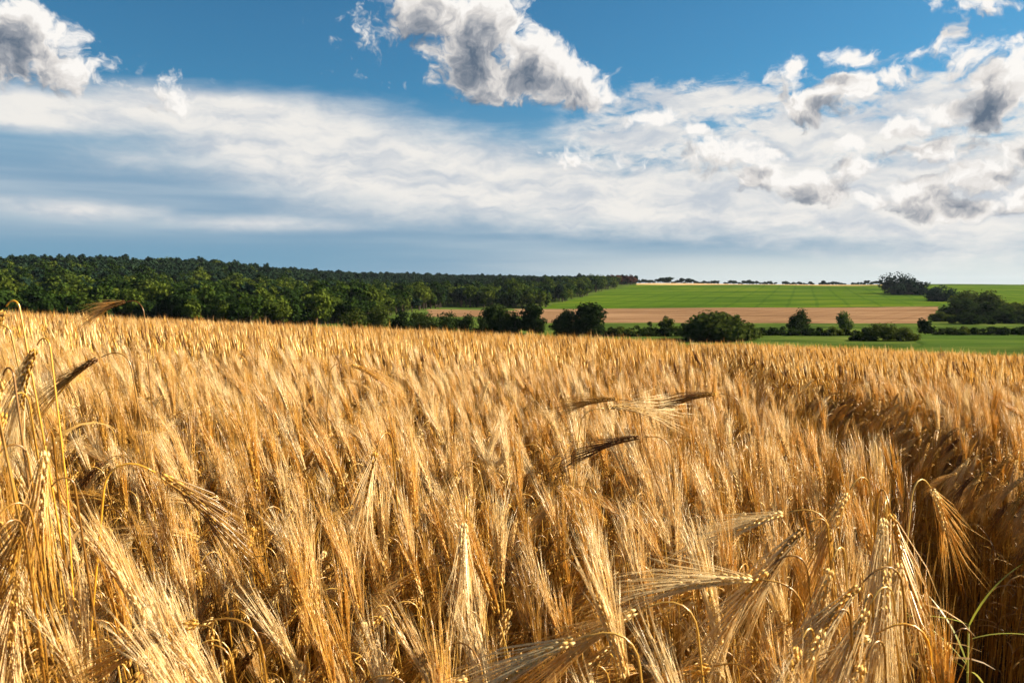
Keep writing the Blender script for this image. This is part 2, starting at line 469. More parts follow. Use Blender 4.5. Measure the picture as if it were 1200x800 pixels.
# green crop field on the far slope, stubble below it, dry margin on the ridge, small strips in the valley
strip_field('green_crop_field', lambda y: lerp(y, [(650, colx(625, 650)), (900, colx(680, 900)), (1370, colx(742, 1370))]), lambda y: y * 1.0 + 60, 650, 1370, M_CROP, 0.5, 90, 60)
strip_field('dry_margin_field', lambda y: colx(742, y), lambda y: colx(1045, y), 1376, 1560, M_EDGE, 0.3, 40, 14)
strip_field('stubble_field', lambda y: lerp(y, [(395, colx(640, 395)), (640, colx(600, 640))]), lambda y: lerp(y, [(395, colx(1085, 395)), (640, colx(1105, 640))]), 395, 643, M_STUBBLE, 0.15, 80, 40)
strip_field('small_stubble_field', lambda y: lerp(y, [(470, colx(495, 470)), (600, colx(500, 600))]), lambda y: colx(642, y), 470, 600, M_STUBBLE, 0.2, 40, 16)
strip_field('green_crop_strip', lambda y: colx(1075, y), lambda y: colx(1330, y), 232, 300, M_CLOVER, 0.35, 40, 14)

# bare soil under the barley
me = grid_mesh('barley_field_soil', np.linspace(-45, 45, 120), np.linspace(-6, 62, 100), 0.02)
me.materials.append(M_SOIL)
tag(link(bpy.data.objects.new('barley_field_soil', me)), kind='structure')

# ------------------------------------------------------------------ barley
rng = random.Random(11)

def ribbon(mb, pts, side, widths, mi=0):
    vs, fs = [], []
    for p, s, w in zip(pts, side, widths):
        vs.append(p - s * w * 0.5); vs.append(p + s * w * 0.5)
    for i in range(len(pts) - 1):
        fs.append((2 * i, 2 * i + 1, 2 * i + 3, 2 * i + 2))
    mb.add(vs, fs, mi)

def rotv(v, ax, a): return Matrix.Rotation(a, 3, ax) @ v

def stalk_parts(r, bend, h=0.95, leaves=2, ear_len=0.085, awn_len=0.125, thick=1.0, spread=1.0, awn_w=0.00052, neck=None):
    """One barley stalk that nods towards +X: stem, ear of kernels, awns and dry leaves as separate builders."""
    stem, ear, awn, leaf = MB(), MB(), MB(), []
    stem.tone = ear.tone = awn.tone = r.uniform(0.22, 0.82)
    pts, ang = [Vector((0, 0, 0))], 0.0
    lean = r.uniform(-0.03, 0.05)
    n1 = 7
    sway = r.uniform(-0.05, 0.05)
    step = h / n1
    d = Vector((0, 0, 1))
    for i in range(n1):
        ang = lean + 0.05 * (i / n1) * bend
        d = Vector((math.sin(ang), math.sin(sway * math.sin(i * 1.1)), math.cos(ang))).normalized()
        pts.append(pts[-1] + d * step)
    neck = neck or r.uniform(0.045, 0.10)
    nn = 7
    a0 = ang
    for i in range(1, nn + 1):
        q = i / nn
        ang = a0 + (bend * 0.85 - a0) * (q * q * (3 - 2 * q))
        d = Vector((math.sin(ang), d.y * 0.8, math.cos(ang))).normalized()
        pts.append(pts[-1] + d * (neck / nn))
    rad = [0.0016 * thick**0.6 * (1 - 0.45 * i / (len(pts) - 1)) for i in range(len(pts))]
    tube(stem, pts, rad, 5)
    for hn in (0.33, 0.62):                       # nodes of the straw
        k = int(hn * n1)
        c = pts[k]; dd = (pts[k + 1] - pts[k]).normalized()
        tube(stem, [c - dd * 0.003, c, c + dd * 0.003], [0.0016 * thick**0.6, 0.0024 * thick**0.6, 0.0016 * thick**0.6], 5)
    # ear
    rows = 14
    p = pts[-1].copy()
    base = ang
    twist = r.uniform(0, math.pi)
    for j in range(rows):
        q = j / (rows - 1)
        ang = base + (bend - base) * q * 0.9 + 0.10 * q
        d = Vector((math.sin(ang), d.y, math.cos(ang))).normalized()
        p = p + d * (ear_len / rows)
        sa = d.cross(Vector((0, 1, 0.05))).normalized(); sb = d.cross(sa).normalized()
        for s in range(4):
            th = twist + s * math.pi / 2 + (0.5 if j % 2 else 0.0) + r.uniform(-0.15, 0.15)
            o = sa * math.cos(th) + sb * math.sin(th)
            taper = 1.0 - 0.35 * abs(q - 0.35)
            kd = (d * 0.97 + o * 0.20).normalized()
            kp = p + o * 0.0034 * taper
            L, W = 0.0142 * taper, 0.0024 * taper * thick**0.6
            x1 = kd.cross(o).normalized(); x2 = kd.cross(x1)
            mid = kp + kd * L * 0.42
            vs = [kp, mid + x1 * W, mid + x2 * W * 0.8, mid - x1 * W, mid - x2 * W * 0.8, kp + kd * L]
            ear.add(vs, [(0, 2, 1), (0, 3, 2), (0, 4, 3), (0, 1, 4), (5, 1, 2), (5, 2, 3), (5, 3, 4), (5, 4, 1)])
            # awn
            ln = awn_len * r.uniform(0.8, 1.15)
            ad = (d + o * r.uniform(0.025, 0.10) * spread + Vector((r.gauss(0, 0.03), r.gauss(0, 0.03), 0))).normalized()
            b0 = kp + kd * L * 0.9
            drop = Vector((0, 0, -1)) * ln * (0.10 + 0.05 * r.random())
            b1 = b0 + ad * ln * 0.5 + o * ln * 0.02 * spread
            b2 = b0 + ad * ln + o * ln * r.uniform(-0.04, 0.14) * spread + Vector((r.gauss(0, 0.025), r.gauss(0, 0.025), 0)) * ln + drop * 0.6
            ax = ad.cross(o).normalized(); w = awn_w * thick
            vs = []
            for c_, w_ in ((b0, w), (b1, w * 0.75)):
                for th2 in (0, 2.1, 4.2):
                    vs.append(c_ + (ax * math.cos(th2) + o * math.sin(th2)) * w_)
            vs.append(b2)
            awn.add(vs, [(0, 1, 4, 3), (1, 2, 5, 4), (2, 0, 3, 5), (3, 4, 6), (4, 5, 6), (5, 3, 6)])
    # dry leaves
    for li in range(leaves):
        k = r.choice((2, 3, 4, 5, 6))
        c = pts[k].copy()
        az = r.uniform(0, 2 * math.pi)
        out = Vector((math.cos(az), math.sin(az), 0))
        ln = r.uniform(0.10, 0.21)
        ns = 7
        el = r.uniform(0.9, 1.35); curl = r.uniform(1.2, 2.9)
        lp, ls, lw = [], [], []
        roll = r.uniform(-1.5, 1.5)
        for i in range(ns):
            q = i / (ns - 1)
            a = el - curl * q
            dd = out * math.cos(a) + Vector((0, 0, 1)) * math.sin(a)
            if i: c = c + dd * (ln / (ns - 1))
            sd = rotv(Vector((-out.y, out.x, 0)), dd, roll * q)
            lp.append(c.copy()); ls.append(sd); lw.append(max(0.0006, 0.0088 * (1 - q)**0.7 * (0.45 + min(1, q * 4) * 0.55)))
        b = MB(); b.tone = r.uniform(0.2, 0.8); ribbon(b, lp, ls, lw); leaf.append(b)
    return stem, ear, awn, leaf

def far_clump(r, n, size, sides=3):
    """A tuft of a far barley crop: straws, ears and bundled awns of fewer faces."""
    mb = MB()
    for _ in range(n):
        x, y = r.uniform(-size, size), r.uniform(-size, size)
        mb.tone = r.random()
        az = math.pi + r.gauss(0, 0.9)
        bend = r.choice([0.1, 0.2, 0.35, 2.3, 2.6, 2.75, 2.85, 2.95]) + r.uniform(-0.12, 0.12)
        h = r.gauss(0.98, 0.045) - (0.04 if bend < 1 else 0)
        o = Vector((math.cos(az), math.sin(az), 0))
        p = Vector((x, y, 0.25)); pts = [p]
        a = r.gauss(0.0, 0.06)
        pts.append(p + (o * math.sin(a) + Vector((0, 0, math.cos(a)))) * (h - 0.25))
        for i in range(1, 4):
            ang = bend * 0.85 * i / 3
            pts.append(pts[-1] + (o * math.sin(ang) + Vector((0, 0, math.cos(ang)))) * 0.04)
        tube(mb, pts, [0.0022, 0.0018, 0.0015, 0.0013, 0.0012], 3, 0, False)
        d = o * math.sin(bend) + Vector((0, 0, math.cos(bend)))
        e0 = pts[-1]
        tube(mb, [e0, e0 + d * 0.03, e0 + d * 0.085], [0.003, 0.0085, 0.0045], 5, 1)
        side = d.cross(Vector((-o.y, o.x, 0)))
        for k in range(9):
            th = r.uniform(0, 6.28)
            oo = (side * math.cos(th) + Vector((-o.y, o.x, 0)) * math.sin(th))
            b0 = e0 + d * r.uniform(0.01, 0.08) + oo * 0.004
            ln = r.uniform(0.09, 0.14)
            tip = b0 + (d + oo * r.uniform(0.02, 0.09)).normalized() * ln - Vector((0, 0, 0.012))
            w = 0.0010
            pa = d.cross(oo).normalized()
            mb.add([b0 - pa * w, b0 + pa * w, tip], [(0, 1, 2)], 2)
            mb.add([b0 - oo * w, b0 + oo * w, tip], [(0, 1, 2)], 2)
        if r.random() < 0.5:
            az2 = r.uniform(0, 6.28); o2 = Vector((math.cos(az2), math.sin(az2), 0)); s2 = Vector((-o2.y, o2.x, 0))
            z0 = r.uniform(0.45, 0.85); b = Vector((x, y, z0))
            ribbon(mb, [b, b + o2 * 0.05 + Vector((0, 0, 0.06)), b + o2 * 0.11 + Vector((0, 0, 0.02)), b + o2 * 0.13 + Vector((0, 0, -0.07))], [s2] * 4, [0.005, 0.007, 0.005, 0.001], 3)
    return mb

STALK_MATS = [M_STEM, M_EAR, M_AWN, M_BLADE]
NEAR = []        # (bend, stem mesh, ear mesh, awn mesh, leaf mesh, joined mesh)
BENDS = [0.08, 0.16, 0.25, 0.40, 0.8, 1.3, 1.7, 2.05, 2.4, 2.55, 2.65, 2.72, 2.80, 2.86, 2.92, 3.0]
for bi, b in enumerate(BENDS):
    st, ea, aw, lf = stalk_parts(rng, b, h=0.96 - 0.07 * (b < 1.0), leaves=rng.choice((2, 3, 3, 4)), ear_len=rng.uniform(0.075, 0.098), awn_len=rng.uniform(0.09, 0.125), spread=rng.uniform(0.55, 1.0))
    j = MB()
    for i, q in enumerate([st, ea, aw]): j.join(q, i)
    for q in lf: j.join(q, 3)
    NEAR.append((b, st.mesh('stem', [M_STEM]), ea.mesh('ear', [M_EAR]), aw.mesh('awns', [M_AWN]), [q.mesh('leaf', [M_BLADE]) for q in lf], j.mesh('stalk_%02d' % bi, STALK_MATS)))

def library(name, meshes):
    c = bpy.data.collections.new(name)
    for i, m in enumerate(meshes):
        c.objects.link(bpy.data.objects.new('%s_%02d' % (name, i), m))
    return c

LIB_NEAR = library('barley_stalk_library', [n[5] for n in NEAR])
LIB_FAR = library('barley_tuft_library', [far_clump(rng, 26, 0.17).mesh('tuft_%02d' % i, STALK_MATS) for i in range(8)])

def scatter(name, P, rot, scl, idx, lib, mat_for_mesh=None):
    """ONE object: copies of a library on a cloud of points."""
    n = len(P)
    me = bpy.data.meshes.new(name)
    me.vertices.add(n)
    me.vertices.foreach_set('co', np.asarray(P, np.float32).ravel())
    a = me.attributes.new('rot', 'FLOAT_VECTOR', 'POINT'); a.data.foreach_set('vector', np.asarray(rot, np.float32).ravel())
    a = me.attributes.new('scl', 'FLOAT_VECTOR', 'POINT'); a.data.foreach_set('vector', np.asarray(scl, np.float32).ravel())
    a = me.attributes.new('idx', 'INT', 'POINT'); a.data.foreach_set('value', np.asarray(idx, np.int32))
    me.update()
    o = link(bpy.data.objects.new(name, me))
    g = bpy.data.node_groups.new(name + '_scatter', 'GeometryNodeTree')
    g.interface.new_socket('Geometry', in_out='INPUT', socket_type='NodeSocketGeometry')
    g.interface.new_socket('Geometry', in_out='OUTPUT', socket_type='NodeSocketGeometry')
    N = g.nodes; L = g.links
    gi = N.new('NodeGroupInput'); go = N.new('NodeGroupOutput')
    ci = N.new('GeometryNodeCollectionInfo'); ci.inputs['Collection'].default_value = lib
    ci.inputs['Separate Children'].default_value = True; ci.inputs['Reset Children'].default_value = True
    ip = N.new('GeometryNodeInstanceOnPoints'); ip.inputs['Pick Instance'].default_value = True
    def attr(nm, ty):
        k = N.new('GeometryNodeInputNamedAttribute'); k.data_type = ty; k.inputs['Name'].default_value = nm
        return k.outputs['Attribute']
    e2r = N.new('FunctionNodeEulerToRotation')
    L.new(attr('rot', 'FLOAT_VECTOR'), e2r.inputs[0])
    L.new(gi.outputs[0], ip.inputs['Points']); L.new(ci.outputs[0], ip.inputs['Instance'])
    L.new(attr('idx', 'INT'), ip.inputs['Instance Index'])
    L.new(e2r.outputs[0], ip.inputs['Rotation']); L.new(attr('scl', 'FLOAT_VECTOR'), ip.inputs['Scale'])
    L.new(ip.outputs[0], go.inputs[0])
    md = o.modifiers.new('scatter', 'NODES'); md.node_group = g
    return o

# the wheel track through the crop
TRACK = ([-3, 0, 1.2, 2.0, 3.0, 5.2, 8.0, 60.0], [-0.9, 0.33, 1.00, 1.27, 1.48, 1.88, 2.35, 12.0])
def track_x(y): return float((np.interp(y - 0.3, *TRACK) + np.interp(y, *TRACK) + np.interp(y + 0.3, *TRACK)) / 3)
TRACK_HALF = 0.29
def in_hollow(x, y): return ((x - 1.88) / 0.52)**2 + ((y - 5.2) / 1.15)**2 < 1.0 + 0.3 * math.sin(7 * x + 5 * y)

nr = np.random.default_rng(5)

near_pts, DENS, NEAR_END = [], 500, 6.2
y0, y1 = -1.4, NEAR_END
for _ in range(int(DENS * (y1 - y0) * 13)):
    y = nr.uniform(y0, y1); x = nr.uniform(-6.5, 6.5)
    if abs(x) > 0.70 * max(y, 0) + (2.4 if x > 0 else 1.0): continue
    if math.hypot(x, y) < 0.52 or (y < 0.3 and abs(x) < 0.5): continue
    tx = track_x(y)
    if abs(x - tx) < TRACK_HALF * (1.22 if y < 2.4 else 1.05) * (1 + 0.25 * smooth_noise(x, y, 1.7, 4)) and (y < 2.8 or nr.random() > 0.02): continue
    if in_hollow(x, y) and nr.random() > 0.06: continue
    near_pts.append((x, y))
near_pts = np.array(near_pts)

def stalk_state(x, y):
    """Variant, turn, tilt and size of the stalk that grows at x, y."""
    hn = 1.0 + 0.055 * smooth_noise(x, y, 0.9, 1) + nr.normal(0, 0.055)
    v = nr.random()
    if v < 0.25: idx = nr.integers(0, 4)
    elif v < 0.265: idx = nr.integers(4, 8)
    else: idx = nr.integers(8, 16)
    az = math.pi + nr.normal(0, 0.75) + 0.6 * smooth_noise(x, y, 0.6, 2)
    tx = 0.03 * smooth_noise(x, y, 0.7, 3) + nr.normal(0, 0.035)
    ty = -0.015 + 0.03 * smooth_noise(x, y, 0.8, 6) + nr.normal(0, 0.04)
    d = x - track_x(y)
    if -0.62 < d < -TRACK_HALF * 0.8: ty += 0.07 * nr.random()          # leaning into the gap
    if TRACK_HALF * 0.8 < d < 0.75: ty += 0.09
    e = (Euler((tx, ty, 0)).to_matrix() @ Matrix.Rotation(az, 3, 'Z')).to_euler()
    return idx, e, hn

states = [stalk_state(x, y) for x, y in near_pts]
# the largest ones in the picture become individuals
def visible_size(x, y, s):
    z = hz(x, y) + 0.95 * s
    cy = (y * math.cos(PITCH) - (z - CAM_Z) * math.sin(PITCH)); cz = y * math.sin(PITCH) + (z - CAM_Z) * math.cos(PITCH)
    if cy < 0.35: return 0
    if abs(x / cy) > 0.655 or not (-0.50 < cz / cy < 0.43): return 0
    return 1.0 / math.sqrt(x * x + y * y + (z - CAM_Z)**2)
sizes = np.array([visible_size(x, y, s[2]) for (x, y), s in zip(near_pts, states)])
order = np.argsort(-sizes)
INDIV = [i for i in order[:270] if sizes[i] > 0]
indiv = set(INDIV)

P, Ro, Sc, Ix = [], [], [], []
for i, ((x, y), (k, e, s)) in enumerate(zip(near_pts, states)):
    if i in indiv: continue
    P.append((x, y, hz(x, y))); Ro.append(tuple(e)); Sc.append((s, s, s)); Ix.append(k)
# a tuft library for everything farther
Pf, Rf, Sf, If = [], [], [], []
y = NEAR_END + 0.05
while y < 58:
    st = 0.27 if y < 14 else (0.31 if y < 30 else 0.42)
    lim = 0.72 * y + 2.5
    x = -lim
    while x < lim:
        xx = x + nr.uniform(-0.5, 0.5) * st; yy = y + nr.uniform(-0.5, 0.5) * st
        x += st
        if abs(xx - track_x(yy)) < TRACK_HALF + 0.12 or in_hollow(xx, yy): continue
        s = 1.0 + 0.05 * smooth_noise(xx, yy, 0.7, 1) + nr.normal(0, 0.03)
        Pf.append((xx, yy, hz(xx, yy)))
        Rf.append((0.05 * smooth_noise(xx, yy, 0.5, 3) + nr.normal(0, 0.04), -0.03 + nr.normal(0, 0.05), nr.normal(0, 0.5)))
        Sf.append((s, s, s)); If.append(nr.integers(0, 8))
    y += st
crop = scatter('barley_crop', P, Ro, Sc, Ix, LIB_NEAR)
tag(crop, 'dense ripe golden barley filling the field around the wheel track', 'barley', kind='stuff')
crop2 = scatter('distant_barley_crop', Pf, Rf, Sf, If, LIB_FAR)
tag(crop2, 'ripe golden barley stretching away to the brow of the field', 'barley', kind='stuff')
print('near stalks', len(P), 'tufts', len(Pf))

def stalk_thing(meshes, loc, rot, s, label, group=None, name='barley_stalk'):
    t = empty(name, loc); t.rotation_euler = rot; t.scale = (s, s, s)
    tag(t, label, 'barley stalk', group)
    stem = link(bpy.data.objects.new('stem', meshes[0]), t)
    ear = link(bpy.data.objects.new('ear', meshes[1]), t)
    link(bpy.data.objects.new('awns', meshes[2]), ear)
    for q in meshes[3]:
        link(bpy.data.objects.new('leaf', q), t)
    return t

for i in INDIV:
    x, y = near_pts[i]; k, e, s = states[i]
    stalk_thing(NEAR[k][1:5], (x, y, hz(x, y)), e, s, 'ripe straw-gold barley stalk standing in the closest rows of the crop', 'closest barley stalks')

# the few stalks that stand out by themselves
def special(px, row, dist, bend, az, label, stem_mat=M_STEM, ear_mat=M_EAR, h=None, seed=1, thick=1.25, awn=0.14, spread=1.2, ear_len=0.10, leaves=1, neck=0.085, tone=None, group=None):
    """Place a stalk so that the crest of its neck stands where the photo shows it."""
    r = random.Random(seed)
    v = (ROW0 - row) / F_PX
    y = dist; z_top = CAM_Z + v * dist
    x_top = colx(px, dist)
    probe = stalk_parts(random.Random(seed), bend, 1.0, 0, neck=neck)
    top = max(probe[0].v, key=lambda q: q.z)
    ox, oz = top.x, top.z - 1.0
    x = x_top - ox * math.cos(az); yb = dist - ox * math.sin(az)
    zg = hz(x, yb)
    hh = z_top - zg - oz
    st, ea, aw, lf = stalk_parts(random.Random(seed), bend, hh, leaves, ear_len, awn, thick, spread, 0.0005, neck)
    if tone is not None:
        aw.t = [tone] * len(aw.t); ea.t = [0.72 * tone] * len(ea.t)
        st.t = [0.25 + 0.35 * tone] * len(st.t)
    return stalk_thing([st.mesh('stem', [stem_mat]), ea.mesh('ear', [ear_mat]), aw.mesh('awns', [M_AWN]), [q.mesh('leaf', [M_BLADE]) for q in lf]], (x, yb, zg), (0, 0, az), 1.0, label, group)

PI = math.pi
special(46, 350, 1.25, 3.02, PI, 'tall deep yellow barley stalk rising above the skyline at the left edge', M_GOLD, seed=3, thick=1.5, neck=0.03)
special(160, 352, 2.3, 2.0, PI * 0.9, 'tall barley ear poking above the crop against the wooded hill', seed=4)
special(152, 412, 1.7, 2.35, PI, 'drooping barley ear hanging to the left below the wooded hill', seed=5, tone=0.26, spread=0.6)
special(778, 512, 1.75, 1.95, PI, 'dark arched barley ear bowing left in the middle of the field', seed=6, tone=0.26, spread=0.6)
special(852, 462, 2.2, 1.85, PI, 'dark arched barley ear bowing left beside the shaded hollow', seed=7, tone=0.26, spread=0.6)
special(700, 478, 2.0, 1.75, 0.05, 'pale horizontal barley ear with awns fanned to the right in mid field', seed=24, tone=0.95, spread=2.2)
special(735, 468, 2.3, 1.80, PI, 'slim barley ear arching left above a pale bundle of awns', seed=8)
special(395, 425, 2.6, 2.2, PI * 0.1, 'small barley ear curled over to the right near the field centre', seed=9)
special(130, 545, 1.05, 2.55, PI * 0.12, 'barley stalk with yellow straw arched right in the left of the field', M_GOLD, seed=10, thick=1.4)
special(265, 732, 0.86, 2.1, PI, 'low barley straw in a bright hoop near the bottom edge', seed=12, thick=1.2, tone=0.95)
special(545, 582, 1.20, 2.85, -PI / 2, 'barley ear hanging straight down towards the viewer mid field', seed=13, thick=1.2, spread=1.8, tone=0.95)
special(455, 505, 1.45, 2.85, -PI * 0.6, 'pale barley ear with a broad fan of awns left of the middle', seed=14, thick=1.3, spread=2.0, tone=0.95)
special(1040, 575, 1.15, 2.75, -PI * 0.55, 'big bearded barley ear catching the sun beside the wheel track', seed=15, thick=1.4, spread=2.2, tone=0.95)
special(1055, 668, 0.98, 2.6, PI * 1.1, 'bearded barley ear hooked over to the left at the edge of the track', seed=16, thick=1.4, spread=2.0, tone=0.95)
special(1085, 738, 0.90, 2.45, PI, 'yellow barley straw bent sharply over at the edge of the track', M_GOLD, seed=17, thick=1.4, spread=1.8)
special(960, 600, 1.15, 2.1, PI, 'barley ear with silvery awns bowing left before the sunlit bundle', seed=18, thick=1.3, spread=1.6, tone=0.95)
special(905, 685, 0.98, 1.75, PI, 'barley ear on a long straw reaching left near the bottom of the field', seed=19, thick=1.2, spread=1.5, tone=0.95)
special(805, 712, 0.90, 2.3, PI, 'barley straw looped over like a hook near the bottom of the field', seed=20, thick=1.3, spread=1.5, tone=0.95)
special(720, 750, 0.84, 2.2, PI, 'barley straw in a short bright arch lowest in the middle of the field', seed=21, thick=1.3, spread=1.5, tone=0.95)
special(20, 640, 0.95, 2.8, -PI * 0.4, 'whitish barley ear hanging at the left edge of the field', seed=22, thick=1.4, spread=2.0, tone=0.95)
special(1080, 565, 1.30, 2.7, PI * 0.2, 'grey bearded barley ear hanging over the dark wheel track', seed=23, thick=1.3, spread=2.0)

rs = random.Random(91)
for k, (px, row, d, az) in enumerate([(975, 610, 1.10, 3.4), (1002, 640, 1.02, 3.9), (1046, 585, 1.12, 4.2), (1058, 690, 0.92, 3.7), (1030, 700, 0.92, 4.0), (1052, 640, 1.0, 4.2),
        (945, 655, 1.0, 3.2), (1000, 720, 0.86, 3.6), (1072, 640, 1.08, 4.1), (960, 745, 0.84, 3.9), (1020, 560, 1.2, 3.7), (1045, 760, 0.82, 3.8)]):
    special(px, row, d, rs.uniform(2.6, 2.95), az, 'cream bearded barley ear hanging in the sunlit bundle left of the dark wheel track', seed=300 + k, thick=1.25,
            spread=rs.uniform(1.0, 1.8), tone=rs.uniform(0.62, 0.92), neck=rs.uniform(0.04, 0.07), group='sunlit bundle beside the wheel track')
for k, (px, row, d, az) in enumerate([(18, 520, 0.95, 4.0), (40, 455, 1.1, 4.6), (62, 500, 1.0, 5.0), (30, 585, 0.88, 4.2), (8, 610, 0.85, 4.4), (75, 560, 0.95, 3.6)]):
    special(px, row, d, rs.uniform(2.7, 3.0), az, 'pale thick barley ear hanging in the dense stand at the left edge', seed=340 + k, thick=1.25,
            spread=rs.uniform(0.9, 1.5), tone=rs.uniform(0.6, 0.9), neck=rs.uniform(0.035, 0.06), group='pale stand at the left edge')
for k, (px, row, d) in enumerate([(12, 400, 1.0), (28, 430, 0.95), (58, 395, 1.15), (5, 470, 0.9), (34, 378, 1.25)]):
    special(px, row, d, rs.uniform(2.8, 3.05), rs.uniform(2.6, 3.7), 'tall upright golden barley stalk in the cluster under the left end of the wood', M_GOLD if k == 2 else M_STEM, seed=420 + k, thick=1.3,
            spread=0.8, tone=rs.uniform(0.5, 0.8), neck=rs.uniform(0.03, 0.045), group='tall golden stalks at the left edge')
for k in range(26):
    px = 90 + 820 * (k + rs.random() * 0.8) / 26; row = rs.uniform(420, 560); d = 0.62 / ((row - ROW0) / F_PX - 0.02)
    special(px, row, min(max(d, 1.1), 3.6), rs.uniform(2.65, 3.0), rs.uniform(2.6, 5.6), 'cream-white barley ear hanging out above its darker golden neighbours in mid field', seed=360 + k, thick=1.2,
            spread=rs.uniform(0.8, 1.6), tone=rs.uniform(0.7, 0.95), neck=rs.uniform(0.04, 0.07), group='cream ears above the crop')

# green weed growing in the wheel track
def weed():
    yy = 1.72; xx = colx(1150, yy)
    t = empty('grass_weed', (xx, yy, hz(xx, yy))); tag(t, 'yellow-green grass weed with splayed blades growing in the dark wheel track', 'weed')
    r = random.Random(8)
    st = MB(); tube(st, [Vector((0, 0, 0)), Vector((0.01, 0, 0.35)), Vector((0, 0.0, 0.86))], [0.003, 0.0024, 0.0018], 6)
    link(bpy.data.objects.new('stem', st.mesh('stem', [M_WEED])), t)
    for az, el, ln in ((2.6, 0.95, 0.21), (0.3, 1.10, 0.20), (3.5, 0.75, 0.19), (-0.4, 0.6, 0.15), (4.4, 0.6, 0.2), (2.0, 1.25, 0.17), (3.0, 0.40, 0.17)):
        b = MB(); o = Vector((math.cos(az), math.sin(az), 0)); s = Vector((-o.y, o.x, 0)); c = Vector((0, 0, 0.80 + r.uniform(-0.06, 0.06)))
        lp, lw = [], []
        for i in range(8):
            q = i / 7; a = el - 0.7 * q
            if i: c = c + (o * math.cos(a) + Vector((0, 0, math.sin(a)))) * ln / 7
            lp.append(c.copy()); lw.append(0.0062 * (1 - q)**0.6 * (0.5 + min(q * 4, 1) * 0.5) + 0.0005)
        ribbon(b, lp, [s] * 8, lw)
        link(bpy.data.objects.new('leaf', b.mesh('leaf', [M_WEED])), t)
weed()

# ------------------------------------------------------------------ trees
def crown_builder(r, h, w, base, lobes, faces, leaf, flat=1.0):
    """Leaf clumps through a lumpy volume between base and h; uneven outline with gaps."""
    mb = MB(); L = []
    lobes = int(lobes * 1.7)
    for i in range(lobes):
        if base < 0.12 * h:                          # a bush: a dome down to the ground
            a = r.uniform(0, 6.283); el = math.asin(r.random()) ; rr = r.random()**0.35 * 0.68
            c = Vector((math.cos(a) * math.cos(el) * rr * w * 0.5, math.sin(a) * math.cos(el) * rr * w * 0.5, h * 0.10 + math.sin(el) * rr * h * 0.95))
            s = r.uniform(0.15, 0.24) * min(w, h * 1.3)
        else:
            d = Vector((r.gauss(0, 1), r.gauss(0, 1), r.gauss(0, 1))).normalized() * r.random()**0.4 * 0.70
            m = 0.5 * (h + base)
            c = Vector((d.x * w * 0.5, d.y * w * 0.5, m + d.z * (h - base) * 0.5))
            s = r.uniform(0.15, 0.26) * min(w, (h - base))
        L.append((c, s))
    tot = sum(s * s for _, s in L)
    for c, s in L:
        k = int(faces * s * s / tot)
        for _ in range(k):
            d = Vector((r.gauss(0, 1), r.gauss(0, 1), r.gauss(0, 1) * 0.85)).normalized()
            rad = s * (r.random()**0.33) * r.uniform(0.75, 1.12)
            p = c + d * rad
            if p.z < base * 0.6: p.z = base * 0.6 + r.random() * 0.1 * h
            nrm = (d + Vector((r.gauss(0, .5), r.gauss(0, .5), r.gauss(0, .5) + 0.35))).normalized()
            t1 = nrm.orthogonal().normalized(); t1 = rotv(t1, nrm, r.uniform(0, 6.28)); t2 = nrm.cross(t1)
            z1, z2 = leaf * r.uniform(0.6, 1.3), leaf * r.uniform(0.5, 1.0)
            mb.add([p - t1 * z1 + nrm * -0.1 * z1, p - t2 * z2, p + t1 * z1 - nrm * 0.1 * z1, p + t2 * z2], [(0, 1, 2, 3)])
    A = np.array([tuple(q) for q in mb.v])
    fx = 0.5 * w / np.percentile(np.abs(A[:, :2]), 97.5); fz = h / np.percentile(A[:, 2], 99.3)
    mb.v = [Vector((q.x * fx, q.y * fx, q.z * fz)) for q in mb.v]
    L = [(Vector((c.x * fx, c.y * fx, c.z * fz)), q) for c, q in L]
    return mb, L

def trunk_builder(r, h, w, base, L):
    mb = MB()
    top = Vector((r.uniform(-.05, .05) * w, r.uniform(-.05, .05) * w, h * 0.78))
    pts = [Vector((0, 0, -0.4)), Vector((0, 0, base * 0.6)), Vector((top.x * .4, top.y * .4, h * 0.45)), top]
    r0 = 0.026 * h
    tube(mb, pts, [r0 * 1.25, r0, r0 * 0.65, r0 * 0.12], 8)
    for c, s in L[:9]:
        z0 = max(base * 0.55, min(h * 0.55, c.z * 0.55)); b = Vector((top.x * .3, top.y * .3, z0))
        m = b.lerp(c, 0.5) + Vector((0, 0, -0.06 * h))
        tube(mb, [b, m, c], [r0 * 0.42, r0 * 0.28, r0 * 0.07], 5)
    return mb

def tree_meshes(seed, h, w, base, lobes, faces, leaf, leaf_mat):
    r = random.Random(seed)
    cb, L = crown_builder(r, h, w, base, lobes, faces, leaf)
    tb = trunk_builder(r, h, w, base, L)
    return tb.mesh('trunk', [M_BARK]), cb.mesh('crown', [leaf_mat], False)

def tree(name, label, px, dist, hpx, wpx, seed, mat=M_LEAF_DEEP, lobes=16, faces=2600, base_f=0.14, group=None, cat='tree', leaf=None):
    x = colx(px, dist); h = hpx * dist / F_PX; w = wpx * dist / F_PX
    tm, cm = tree_meshes(seed, h, w, h * base_f, lobes, faces, leaf or 0.035 * max(h, 0.6 * w) + 0.05, mat)
    t = empty(name, (x, dist, hz(x, dist))); tag(t, label, cat, group)
    link(bpy.data.objects.new('trunk', tm), t); link(bpy.data.objects.new('crown', cm), t)
    return t

def bush_from(px, dist, row_top, wpx, **kw):
    """Height in pixels from the row of the top down to the ground at that distance."""
    x = colx(px, dist); base_row = ROW0 - F_PX * (hz(x, dist) - CAM_Z) / dist
    return dict(px=px, dist=dist, hpx=base_row - row_top, wpx=wpx, **kw)

